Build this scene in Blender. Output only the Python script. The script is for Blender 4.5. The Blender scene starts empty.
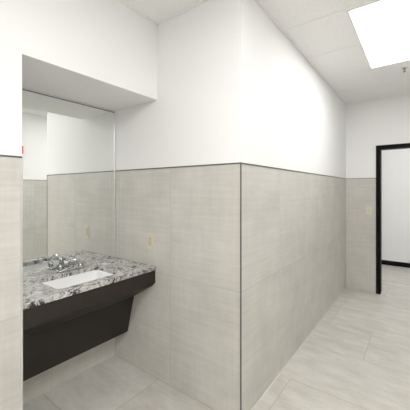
import bpy, bmesh, math
from mathutils import Vector
S=bpy.context.scene
S.view_settings.view_transform='Standard'
S.view_settings.exposure=0.36
S.view_settings.gamma=1.13
H=1.46; CZ=2.74; TZ=1.628; SOF=2.158
COL=S.collection

# ---------- material helpers
def mat(name):
    m=bpy.data.materials.new(name); m.use_nodes=True
    nt=m.node_tree; return m,nt,nt.nodes['Principled BSDF']
def M(nt,op,a,b=None):
    n=nt.nodes.new('ShaderNodeMath'); n.operation=op
    for i,v in enumerate((a,b)):
        if v is None: continue
        if isinstance(v,(int,float)): n.inputs[i].default_value=v
        else: nt.links.new(v,n.inputs[i])
    return n.outputs[0]
def ramp(nt,fac,stops):
    r=nt.nodes.new('ShaderNodeValToRGB'); e=r.color_ramp.elements
    e[0].position=stops[0][0]; e[0].color=(*stops[0][1],1)
    e[1].position=stops[-1][0]; e[1].color=(*stops[-1][1],1)
    for p,c in stops[1:-1]:
        x=e.new(p); x.color=(*c,1)
    nt.links.new(fac,r.inputs[0]); return r.outputs[0]
def mix(nt,fac,a,b):
    n=nt.nodes.new('ShaderNodeMix'); n.data_type='RGBA'
    if isinstance(fac,(int,float)): n.inputs[0].default_value=fac
    else: nt.links.new(fac,n.inputs[0])
    for i,v in ((6,a),(7,b)):
        if isinstance(v,tuple): n.inputs[i].default_value=(*v,1)
        else: nt.links.new(v,n.inputs[i])
    return n.outputs[2]
def noise(nt,vec,scale,detail=3,rough=.5):
    n=nt.nodes.new('ShaderNodeTexNoise'); n.inputs['Scale'].default_value=scale
    n.inputs['Detail'].default_value=detail; n.inputs['Roughness'].default_value=rough
    nt.links.new(vec,n.inputs['Vector']); return n.outputs['Fac']
def xyz(nt):
    g=nt.nodes.new('ShaderNodeNewGeometry'); s=nt.nodes.new('ShaderNodeSeparateXYZ')
    nt.links.new(g.outputs['Position'],s.inputs[0]); return g.outputs['Position'],s.outputs
def comb(nt,a,b,c=0.0):
    n=nt.nodes.new('ShaderNodeCombineXYZ')
    for i,v in enumerate((a,b,c)):
        if isinstance(v,(int,float)): n.inputs[i].default_value=v
        else: nt.links.new(v,n.inputs[i])
    return n.outputs[0]
def seam(nt,c,off,period,w):
    f=M(nt,'FRACT',M(nt,'DIVIDE',M(nt,'SUBTRACT',c,off),period))
    f=M(nt,'ABSOLUTE',M(nt,'SUBTRACT',f,0.5))
    return M(nt,'GREATER_THAN',f,0.5-w/period/2)
def bump(nt,b,h,strength,dist=.002):
    n=nt.nodes.new('ShaderNodeBump'); n.inputs['Strength'].default_value=strength; n.inputs['Distance'].default_value=dist
    nt.links.new(h,n.inputs['Height']); nt.links.new(n.outputs[0],b.inputs['Normal'])
def simple(name,col,rough=.5,metal=0.,var=.03,scale=30,spec=.5):
    m,nt,b=mat(name); p,_=xyz(nt)
    f=noise(nt,p,scale)
    c1=tuple(max(0,c*(1-var)) for c in col); c2=tuple(min(1,c*(1+var)) for c in col)
    nt.links.new(ramp(nt,f,[(.3,c1),(.7,c2)]),b.inputs['Base Color'])
    b.inputs['Roughness'].default_value=rough; b.inputs['Metallic'].default_value=metal
    b.inputs['Specular IOR Level'].default_value=spec
    return m
WHITE=(.88,.878,.868)
def wall_tile():
    m,nt,b=mat('tiled_wainscot_white_paint'); p,(x,y,z)=xyz(nt)
    s=M(nt,'ADD',x,y)
    tid=M(nt,'FLOOR',M(nt,'DIVIDE',M(nt,'SUBTRACT',s,.08),.61)); tz=M(nt,'FLOOR',M(nt,'DIVIDE',z,.82))
    wn=nt.nodes.new('ShaderNodeTexWhiteNoise'); nt.links.new(comb(nt,tid,tz),wn.inputs['Vector'])
    off=M(nt,'MULTIPLY',wn.outputs['Value'],7.)
    v1=comb(nt,M(nt,'ADD',M(nt,'MULTIPLY',s,1.6),off),M(nt,'MULTIPLY',z,1.6),off)
    cloud=noise(nt,v1,2.0,4,.55)
    v2=comb(nt,M(nt,'ADD',M(nt,'MULTIPLY',s,1.5),off),M(nt,'MULTIPLY',z,26.),off)
    sh=noise(nt,v2,1.5,5,.70)
    v3=comb(nt,M(nt,'ADD',M(nt,'MULTIPLY',s,20.),off),M(nt,'MULTIPLY',z,1.4),off)
    sv=noise(nt,v3,1.5,4,.65)
    f=M(nt,'ADD',M(nt,'MULTIPLY',cloud,.42),M(nt,'ADD',M(nt,'MULTIPLY',sv,.20),M(nt,'MULTIPLY',sh,.38)))
    f=M(nt,'ADD',f,M(nt,'MULTIPLY',M(nt,'SUBTRACT',wn.outputs['Value'],.5),.04))
    c=ramp(nt,f,[(.36,(.475,.458,.412)),(.5,(.548,.531,.484)),(.64,(.625,.608,.562))])
    g=M(nt,'MAXIMUM',seam(nt,s,.08,.61,.0035),seam(nt,z,0.,.82,.0035))
    c=mix(nt,M(nt,'MULTIPLY',g,.6),c,(.33,.315,.285))
    up=M(nt,'GREATER_THAN',z,TZ)
    nt.links.new(mix(nt,up,c,WHITE),b.inputs['Base Color'])
    r=M(nt,'ADD',.40,M(nt,'MULTIPLY',up,.4)); nt.links.new(r,b.inputs['Roughness'])
    return m
def floor_tile():
    m,nt,b=mat('floor_porcelain_tile'); p,(x,y,z)=xyz(nt)
    rw=M(nt,'FLOOR',M(nt,'DIVIDE',M(nt,'SUBTRACT',y,.36),.61))
    yo=M(nt,'ADD',x,M(nt,'MULTIPLY',rw,.405))
    ti=M(nt,'FLOOR',M(nt,'DIVIDE',yo,1.22))
    wn=nt.nodes.new('ShaderNodeTexWhiteNoise'); nt.links.new(comb(nt,rw,ti),wn.inputs['Vector'])
    off=M(nt,'MULTIPLY',wn.outputs['Value'],9.)
    v=comb(nt,M(nt,'ADD',M(nt,'MULTIPLY',x,1.6),off),M(nt,'MULTIPLY',y,3.6),off)
    a=noise(nt,v,2.4,7,.68)
    v2=comb(nt,M(nt,'MULTIPLY',x,2.2),M(nt,'MULTIPLY',y,28.),off)
    s=noise(nt,v2,1.3,4,.65)
    f=M(nt,'ADD',M(nt,'MULTIPLY',a,.72),M(nt,'MULTIPLY',s,.28))
    f=M(nt,'ADD',f,M(nt,'MULTIPLY',M(nt,'SUBTRACT',wn.outputs['Value'],.5),.06))
    c=ramp(nt,f,[(.35,(.435,.415,.37)),(.5,(.52,.50,.453)),(.65,(.61,.592,.545))])
    g=M(nt,'MAXIMUM',seam(nt,y,.36,.61,.006),seam(nt,yo,0.,1.22,.006))
    c=mix(nt,M(nt,'MULTIPLY',g,.75),c,(.32,.305,.27))
    nt.links.new(c,b.inputs['Base Color']); b.inputs['Roughness'].default_value=.32
    return m
def ceil_mat():
    m,nt,b=mat('acoustic_ceiling_tile'); p,(x,y,z)=xyz(nt)
    sp=noise(nt,p,160,2,.7)
    c=ramp(nt,sp,[(.34,(.80,.795,.78)),(.44,(.92,.915,.90)),(.7,(.95,.945,.93))])
    nt.links.new(c,b.inputs['Base Color']); b.inputs['Roughness'].default_value=.9
    bump(nt,b,sp,.15); return m
def granite():
    m,nt,b=mat('black_white_granite'); p,_=xyz(nt)
    w=nt.nodes.new('ShaderNodeTexNoise'); w.inputs['Scale'].default_value=5; w.inputs['Detail'].default_value=6
    nt.links.new(p,w.inputs['Vector'])
    vm=nt.nodes.new('ShaderNodeVectorMath'); vm.operation='MULTIPLY_ADD'
    nt.links.new(w.outputs['Color'],vm.inputs[0]); vm.inputs[1].default_value=(.5,.5,.5); nt.links.new(p,vm.inputs[2])
    sc=nt.nodes.new('ShaderNodeVectorMath'); sc.operation='MULTIPLY'; nt.links.new(vm.outputs[0],sc.inputs[0]); sc.inputs[1].default_value=(2.4,.55,1.)
    a=noise(nt,sc.outputs[0],23,9,.70)
    c=ramp(nt,a,[(.39,(.012,.012,.013)),(.44,(.08,.077,.074)),(.475,(.34,.33,.31)),(.51,(.66,.65,.63)),(.545,(.30,.28,.26)),(.58,(.68,.67,.65)),(.66,(.82,.81,.79))])
    s=noise(nt,p,240,2,.6)
    c=mix(nt,M(nt,'MULTIPLY',M(nt,'GREATER_THAN',s,.63),.55),c,(.06,.055,.05))
    nt.links.new(c,b.inputs['Base Color']); b.inputs['Roughness'].default_value=.14
    return m
MT=wall_tile(); MF=floor_tile(); MC=ceil_mat(); MG=granite()
MW=simple('white_paint',WHITE,.85,var=.0,scale=3,spec=.3)
MGrid=simple('white_metal_grid',(.90,.897,.885),.5)
MTrim=simple('dark_pewter_edge_strip',(.10,.098,.095),.45,.2)
MBlk=simple('espresso_laminate',(.015,.011,.008),.5,var=.06,spec=.3)
MFrame=simple('black_painted_steel',(.003,.003,.003),.6,spec=.08)
MChr=simple('chrome',(.55,.56,.57),.08,1.)
MAl=simple('brushed_aluminium',(.70,.70,.70),.3,.6)
MEdge=simple('dark_mirror_channel',(.18,.18,.18),.4,.3)
MMir=simple('mirror_glass',(.90,.92,.91),.0,1.,var=0.)
MPor=simple('white_porcelain',(.90,.90,.89),.12,var=.01)
MIv=simple('ivory_plastic',(.66,.60,.46),.4)
MIv2=simple('tan_plastic_insert',(.55,.49,.35),.35)
MDk=simple('dark_slot',(.08,.07,.06),.5)
MRed=simple('red_plastic',(.80,.02,.015),.35)
MLens=simple('clear_strobe_lens',(.85,.86,.88),.1)
MFoot=simple('grey_wall_foot_strip',(.62,.61,.58),.6)
def emis(name,st):
    m,nt,b=mat(name); b.inputs['Base Color'].default_value=(.9,.9,.9,1)
    p,_=xyz(nt); f=noise(nt,p,4)
    nt.links.new(ramp(nt,f,[(.3,(1.,.990,.975)),(.7,(1,.993,.98))]),b.inputs['Emission Color'])
    b.inputs['Emission Strength'].default_value=st; return m
ME=emis('lit_diffuser',8.5)
MEb=emis('unseen_fill_diffuser',9.0)  # emission for the out-of-view panels that fill the rooms with light

# ---------- mesh helpers
def obj(name,me,m=None,parent=None,**props):
    o=bpy.data.objects.new(name,me); COL.objects.link(o)
    if m is not None and me is not None: me.materials.append(m)
    if parent: o.parent=parent; 
    for k,v in props.items(): o[k]=v
    return o
def boxes(name,lst,m,parent=None,bev=0,**props):
    bm=bmesh.new()
    for (x0,x1,y0,y1,z0,z1) in lst:
        r=bmesh.ops.create_cube(bm,size=1)
        for v in r['verts']:
            v.co=Vector(((x0+x1)/2+v.co.x*(x1-x0),(y0+y1)/2+v.co.y*(y1-y0),(z0+z1)/2+v.co.z*(z1-z0)))
    if bev: bmesh.ops.bevel(bm,geom=bm.edges[:],offset=bev,segments=3,affect='EDGES',profile=.5)
    me=bpy.data.meshes.new(name); bm.to_mesh(me); bm.free()
    return obj(name,me,m,parent,**props)
def smooth(o):
    for p in o.data.polygons: p.use_smooth=True
    return o
def loft(name,rings,m,parent=None,cap0=True,cap1=True,**props):
    bm=bmesh.new(); R=[]
    for r in rings: R.append([bm.verts.new(c) for c in r])
    n=len(R[0])
    for a,b in zip(R,R[1:]):
        for i in range(n): bm.faces.new((a[i],a[(i+1)%n],b[(i+1)%n],b[i]))
    if cap0: bm.faces.new(R[0][::-1])
    if cap1: bm.faces.new(R[-1])
    bmesh.ops.recalc_face_normals(bm,faces=bm.faces[:])
    me=bpy.data.meshes.new(name); bm.to_mesh(me); bm.free()
    return smooth(obj(name,me,m,parent,**props))
def lathe(name,cx,cy,prof,m,parent=None,n=24,**props):
    return loft(name,[[(cx+r*math.cos(2*math.pi*i/n),cy+r*math.sin(2*math.pi*i/n),z) for i in range(n)] for r,z in prof],m,parent,**props)
def tube(name,pts,m,parent=None,n=14,**props):
    rings=[]
    for i,(p,ra,rb) in enumerate(pts):
        p=Vector(p); a=Vector(pts[max(0,i-1)][0]); b=Vector(pts[min(len(pts)-1,i+1)][0])
        t=(b-a).normalized(); s=t.cross(Vector((0,0,1)))
        if s.length<1e-3: s=Vector((0,1,0))
        s.normalize(); u=s.cross(t).normalized()
        rings.append([tuple(p+s*ra*math.cos(2*math.pi*k/n)+u*rb*math.sin(2*math.pi*k/n)) for k in range(n)])
    return loft(name,rings,m,parent,**props)
def rrect(x0,x1,y0,y1,r,z,n=6):
    o=[]
    for cx,cy,a0 in ((x1-r,y1-r,0),(x0+r,y1-r,90),(x0+r,y0+r,180),(x1-r,y0+r,270)):
        for i in range(n+1):
            a=math.radians(a0+90*i/n); o.append((cx+r*math.cos(a),cy+r*math.sin(a),z))
    return o
def empty(name,loc,**props):
    o=bpy.data.objects.new(name,None); COL.objects.link(o); o.location=loc; o.empty_display_size=.05
    for k,v in props.items(): o[k]=v
    return o
def adopt(root):
    for o in list(bpy.data.objects):
        if o.parent is root:
            o.matrix_parent_inverse.identity()
            for v in o.data.vertices: v.co-=root.location
ST=dict(kind='structure')

# ---------- structure
YB=-2.4; YF=4.73; XR=.92; XS=-.9; XL=-1.64; XA=-2.17; YW=1.58; YA=.631; YR=6.65
boxes('floor',[(-2.4,2.2,YB-.1,6.8,-.1,0)],MF,**ST)
boxes('ceiling',[(-2.4,2.2,YB-.1,6.8,CZ,CZ+.1)],MC,**ST)
boxes('wall_front',[(-2.27,XS,YW,YW+.12,0,CZ)],MT,**ST)
boxes('wall_side',[(XS-.12,XS,YW+.12,YF,0,CZ)],MT,**ST)
boxes('wall_alcove',[(XA-.1,XA,YA,YW,0,CZ)],MT,**ST)
boxes('wall_left',[(XA-.1,XL,YB,YA,0,CZ)],MT,**ST)
boxes('wall_soffit',[(XA,XL,YA,YW,SOF,CZ)],MW,**ST)
boxes('wall_right',[(XR,XR+.12,YB,YF,0,CZ)],MT,**ST)
boxes('wall_back',[(XA-.1,XR+.12,YB-.1,YB,0,CZ)],MT,**ST)
DX0,DX1,DZ=-.511,.50,2.085
boxes('wall_far',[(XS-.12,DX0+.01,YF,YF+.12,0,CZ),(DX1-.01,XR+.12,YF,YF+.12,0,CZ),(DX0+.01,DX1-.01,YF,YF+.12,DZ-.01,CZ)],MT,**ST)
boxes('door_1',[(DX0,DX0+.055,YF-.02,YF+.135,0,DZ),(DX1-.055,DX1,YF-.02,YF+.135,0,DZ),(DX0+.055,DX1-.055,YF-.02,YF+.135,DZ-.055,DZ)],MFrame,**ST)
boxes('wall_beyond',[(-2.2,2.1,YR,YR+.1,0,CZ)],MW,**ST)
boxes('wall_beyond_left',[(-2.3,-2.2,YF+.12,YR,0,CZ),(-2.2,XS-.12,YF,YF+.12,0,CZ)],MW,**ST)
boxes('wall_beyond_right',[(2.1,2.2,YF+.12,YR,0,CZ),(XR+.12,2.1,YF,YF+.12,0,CZ)],MW,**ST)
boxes('baseboard_beyond',[(-2.2,2.1,YR-.012,YR,0,.09)],MFrame,bev=.002,**ST)
t=.004; h=.004
boxes('trim_1',[(XA,XS+t,YW-t,YW,TZ-h,TZ+h)],MTrim,**ST)
boxes('trim_2',[(XS,XS+t,YW,YF,TZ-h,TZ+h)],MTrim,**ST)
boxes('trim_3',[(XS-.0035,XS+.0035,YW-.0035,YW+.0035,0,TZ)],MTrim,**ST)
boxes('trim_4',[(XS,DX0,YF-t,YF,TZ-h,TZ+h)],MTrim,**ST)
boxes('trim_5',[(XL,XL+t,YB,YA,TZ-h,TZ+h)],MTrim,**ST)
boxes('trim_6',[(XR-t,XR,YB,YF,TZ-h,TZ+h)],MTrim,**ST)
boxes('trim_7',[(XL,XL+.003,YA-.006,YA+.003,0,TZ)],MAl,**ST)
boxes('trim_8',[(XS,XS+.005,YW,YF,0,.006)],MFoot,**ST)  # thin pale grey strip where the side wall meets the floor
boxes('trim_9',[(DX1,XR,YF-t,YF,TZ-h,TZ+h)],MTrim,**ST)
boxes('trim_10',[(XL,XR,YB,YB+t,TZ-h,TZ+h)],MTrim,**ST)
g=[];w=.012
x=-.43-.61*2
while x<XR:
    if x>XL: g.append((x-w,x+w,YB,YW if x<XS else YF,CZ-.003,CZ))
    x+=.61
y=2.25-.61*7
while y<YF:
    g.append((XL if y<YW else XS,XR,y-w,y+w,CZ-.0035,CZ)); y+=.61
for a in((XS,XS+.02,YW,YF),(XL,XS+.02,YW-.02,YW),(XL,XL+.02,YB,YW),(XS,XR,YF-.02,YF),(XR-.02,XR,YB,YF)):
    g.append((*a,CZ-.004,CZ))
boxes('trim_11',g,MGrid,**ST)

# ---------- ceiling lights
def troffer(x0,x1,y0,y1,label,m=None,zc=CZ):
    e=empty('ceiling_light',((x0+x1)/2,(y0+y1)/2,zc),label=label,category='ceiling light',group='recessed ceiling light panels')
    f=.018
    boxes('light_frame',[(x0,x0+f,y0,y1,zc-.012,zc),(x1-f,x1,y0,y1,zc-.012,zc),(x0+f,x1-f,y0,y0+f,zc-.012,zc),(x0+f,x1-f,y1-f,y1,zc-.012,zc)],MGrid,e)
    boxes('diffuser',[(x0+f,x1-f,y0+f,y1-f,zc-.009,zc-.001)],m or ME,e)
    adopt(e)
troffer(-.43,.18,2.25,3.47,'lit rectangular white troffer panel set in the grid ceiling')
troffer(-.43,.18,-.19,1.03,'added unseen fill light panel above the vanity aisle',MEb)  # out of view, added to brighten the front wall and alcove
troffer(.18,.79,-.80,.42,'added unseen fill light panel beside the vanity aisle',MEb)  # extra panel outside the frame, added to lift the wall brightness
troffer(-.43,.18,-2.2,-.98,'added unseen fill light panel near the end wall',MEb)  # added fill behind the camera, never in view
troffer(-.43,.79,5.1,5.7,'unseen lit ceiling panel in the room through the doorway',MEb)  # unseen panel that lights the room past the door

# ---------- mirror
e=empty('wall_mirror',(XA,YA,.87),label='large wall mirror with thin metal edge above the granite counter',category='mirror')
MZ0,MZ1=.869,2.138; my0,my1=YA+.002,YW-.012
boxes('mirror_glass',[(XA+.001,XA+.007,my0,my1,MZ0,MZ1)],MMir,e)
boxes('mirror_side_channel',[(XA,XA+.011,my1,my1+.008,MZ0,MZ1+.006)],MAl,e)
boxes('mirror_top_channel',[(XA,XA+.011,my0,my1,MZ1,MZ1+.006)],MEdge,e)
adopt(e)

# ---------- countertop with sink opening
CT0,CT1=.838,.868; cx0,cx1,cy0,cy1=XA+.0,XL-.010,YA+.001,YW-.001
sx0,sx1,sy0,sy1=-2.035,-1.73,.86,1.31
def curve_slab(outer,inner,z0,z1,name,m,**props):
    cu=bpy.data.curves.new(name,'CURVE'); cu.dimensions='2D'; cu.fill_mode='BOTH'
    for pts in (outer,inner):
        s=cu.splines.new('POLY'); s.points.add(len(pts)-1); s.use_cyclic_u=True
        for i,p in enumerate(pts): s.points[i].co=(p[0],p[1],0,1)
    cu.extrude=(z1-z0)/2-.002; cu.bevel_depth=.002; cu.bevel_resolution=2; cu.offset=-.002
    tmp=bpy.data.objects.new('tmp',cu); COL.objects.link(tmp)
    dg=bpy.context.evaluated_depsgraph_get()
    me=bpy.data.meshes.new_from_object(tmp.evaluated_get(dg)); bpy.data.objects.remove(tmp)
    o=obj(name,me,None,None,**props); me.materials.clear(); me.materials.append(m)
    for v in me.vertices: v.co.z+=(z0+z1)/2
    return o
outer=[(cx0,cy0),(cx1,cy0),(cx1,cy1),(cx0,cy1)]
curve_slab(outer,rrect(sx0,sx1,sy0,sy1,.035,0)[::-1],CT0,CT1,'countertop',MG,
  label='speckled black, white and grey granite vanity countertop with sink cutout',category='countertop')
e=empty('sink',((sx0+sx1)/2,(sy0+sy1)/2,.70),label='white rectangular undermount porcelain sink in granite counter',category='sink')
def rr(d,z,r=.04): return rrect(sx0+d,sx1-d,sy0+d,sy1-d,r,z)
zr=CT0-.001
b=loft('basin',[rr(-.018,zr-.015),rr(-.018,zr),rr(-.002,zr),rr(.002,zr-.01),rr(.008,zr-.06),rr(.02,zr-.10,.05),rr(.05,zr-.122,.05),rr(.10,zr-.130,.03)],MPor,e,cap0=False)
sm=b.modifiers.new('s','SOLIDIFY'); sm.thickness=.006; sm.offset=-1
lathe('drain',(sx0+sx1)/2,(sy0+sy1)/2,[(.022,zr-.1296),(.024,zr-.127),(.015,zr-.1265),(.012,zr-.124),(.001,zr-.123)],MChr,e)
adopt(e)
# ---------- faucet
fx,fy=-2.095,1.135
e=empty('faucet',(fx,fy,CT1),label='chrome two-handle centerset faucet behind the sink',category='faucet')
loft('faucet_base',[rrect(fx-.027,fx+.027,fy-.105,fy+.105,.026,CT1),rrect(fx-.027,fx+.027,fy-.105,fy+.105,.026,CT1+.010),rrect(fx-.022,fx+.022,fy-.10,fy+.10,.021,CT1+.015)],MChr,e)
lathe('faucet_body',fx,fy,[(.022,CT1+.012),(.019,CT1+.03),(.017,CT1+.055),(.014,CT1+.068),(.003,CT1+.072)],MChr,e)
sp=[((fx-.004,fy,CT1+.034),.016,.015),((fx+.02,fy,CT1+.060),.016,.014),((fx+.05,fy,CT1+.077),.015,.013),((fx+.085,fy,CT1+.080),.014,.012),((fx+.118,fy,CT1+.070),.013,.012),((fx+.134,fy,CT1+.054),.012,.011),((fx+.138,fy,CT1+.040),.012,.011)]
tube('spout',sp,MChr,e)
lathe('lift_rod',fx-.02,fy,[(.0025,CT1+.05),(.0025,CT1+.084),(.005,CT1+.086),(.005,CT1+.092),(.002,CT1+.094)],MChr,e,n=12)
for sgn in(-1,1):
    hy=fy+sgn*.08
    lathe('handle_stem',fx,hy,[(.021,CT1+.012),(.017,CT1+.026),(.018,CT1+.038),(.015,CT1+.048),(.004,CT1+.053)],MChr,e)
    tube('handle_lever',[((fx,hy,CT1+.042),.009,.008),((fx+.012,hy+sgn*.022,CT1+.052),.009,.006),((fx+.024,hy+sgn*.042,CT1+.060),.010,.005),((fx+.034,hy+sgn*.058,CT1+.066),.007,.004)],MChr,e)
adopt(e)
# ---------- vanity support
e=empty('vanity_cabinet',(XA,YA+.01,.26),label='dark espresso laminate vanity apron and sloped panel under granite counter',category='vanity')
def prof(name,pts,y0,y1,m,parent):
    return loft(name,[[(x,y0,z) for x,z in pts],[(x,y1,z) for x,z in pts]],m,parent)
y0,y1=YA+.0005,YW-.0005; fxp=cx1-.010
a=prof('apron',[(fxp-.019,CT0-.0005),(fxp,CT0-.0005),(fxp,.735),(fxp-.019,.735)],y0,y1,MBlk,e)
b=prof('apron_return',[(fxp-.0195,.7345),(fxp-.2605,.5945),(fxp-.2545,.578),(fxp-.0195,.718)],y0,y1,MBlk,e)
c=prof('knee_panel',[(fxp-.25,.588),(fxp-.335,.262),(fxp-.353,.262),(fxp-.268,.588)],y0,y1,MBlk,e)
boxes('wall_cleat',[(XA+.001,XA+.02,y0,y1,CT0-.09,CT0-.001)],MBlk,e)
for ya in(y0,y1-.018): boxes('side_bracket',[(XA+.001,fxp-.34,ya,ya+.018,.262,.58)],MBlk,e)
for o in(a,b,c):
    for p in o.data.polygons:p.use_smooth=False
adopt(e)

# ---------- outlet + switch plates
def plate_y(name,px,pz,ysurf,kind,label,cat):
    e=empty(name,(px,ysurf,pz),label=label,category=cat)
    boxes('cover_plate',[(px-.036,px+.036,ysurf-.006,ysurf,pz-.061,pz+.061)],MIv,e,bev=.002)
    if kind=='outlet':
        boxes('receptacle',[(px-.0175,px+.0175,ysurf-.0085,ysurf-.0055,pz-.035,pz+.035)],MIv2,e,bev=.001)
        for dz in(-.018,.018):
            for a in(-.006,.006):
                boxes('outlet_slot',[(px+a-.001,px+a+.001,ysurf-.0090,ysurf-.0083,pz+dz-.003,pz+dz+.004)],MDk,e)
    else:
        boxes('toggle',[(px-.005,px+.005,ysurf-.016,ysurf-.005,pz-.004,pz+.014)],MIv2,e,bev=.001)
    for dz in(-.048,.048):
        boxes('screw',[(px-.003,px+.003,ysurf-.0072,ysurf-.0055,pz+dz-.003,pz+dz+.003)],MIv2,e,bev=.0008)
    adopt(e)
plate_y('electrical_outlet',-1.715,1.055,YW,'outlet','ivory rectangular outlet with cover plate on tiled wall above counter','outlet')
plate_y('light_switch',-.60,1.17,YF,'switch','ivory toggle light switch on tiled wall beside black door frame','light switch')
# ---------- sprinkler
sx,sy=-.141,3.69
e=empty('fire_sprinkler',(sx,sy,CZ),label='small pendant fire sprinkler head under the ceiling tiles',category='sprinkler')
lathe('escutcheon',sx,sy,[(.030,CZ-.0005),(.028,CZ-.005),(.014,CZ-.008)],MAl,e)
lathe('sprinkler_body',sx,sy,[(.009,CZ-.007),(.009,CZ-.020),(.005,CZ-.022)],MEdge,e)
for s_ in(-1,1): tube('sprinkler_frame_arm',[((sx+s_*.007,sy,CZ-.019),.0025,.0025),((sx+s_*.010,sy,CZ-.029),.0025,.0025),((sx+s_*.003,sy,CZ-.038),.0025,.0025)],MEdge,e,n=8)
lathe('deflector',sx,sy,[(.005,CZ-.036),(.013,CZ-.039),(.013,CZ-.041),(.004,CZ-.042)],MEdge,e)
adopt(e)
# ---------- fire alarm on opposite wall (seen in the mirror)
ay,az=1.968,2.115
e=empty('fire_alarm',(XR,ay,az),label='red wall fire alarm with clear strobe on white wall',category='fire alarm')
boxes('alarm_housing',[(XR-.045,XR,ay-.055,ay+.055,az-.065,az+.065)],MRed,e,bev=.006)
boxes('strobe_lens',[(XR-.06,XR-.044,ay-.03,ay+.03,az-.012,az+.03)],MLens,e,bev=.004)
adopt(e)

# ---------- world + camera
w=bpy.data.worlds.new('w'); S.world=w; w.use_nodes=True
w.node_tree.nodes['Background'].inputs[0].default_value=(1,1,1,1); w.node_tree.nodes['Background'].inputs[1].default_value=.3
cd=bpy.data.cameras.new('camera'); cam=bpy.data.objects.new('camera',cd); COL.objects.link(cam)
cam.location=(0,0,H); cam.rotation_euler=(math.radians(90),0,math.radians(36.7))
cd.sensor_width=36; cd.lens=290/410*36; cd.shift_y=-15/410; cd.clip_start=.02
S.camera=cam
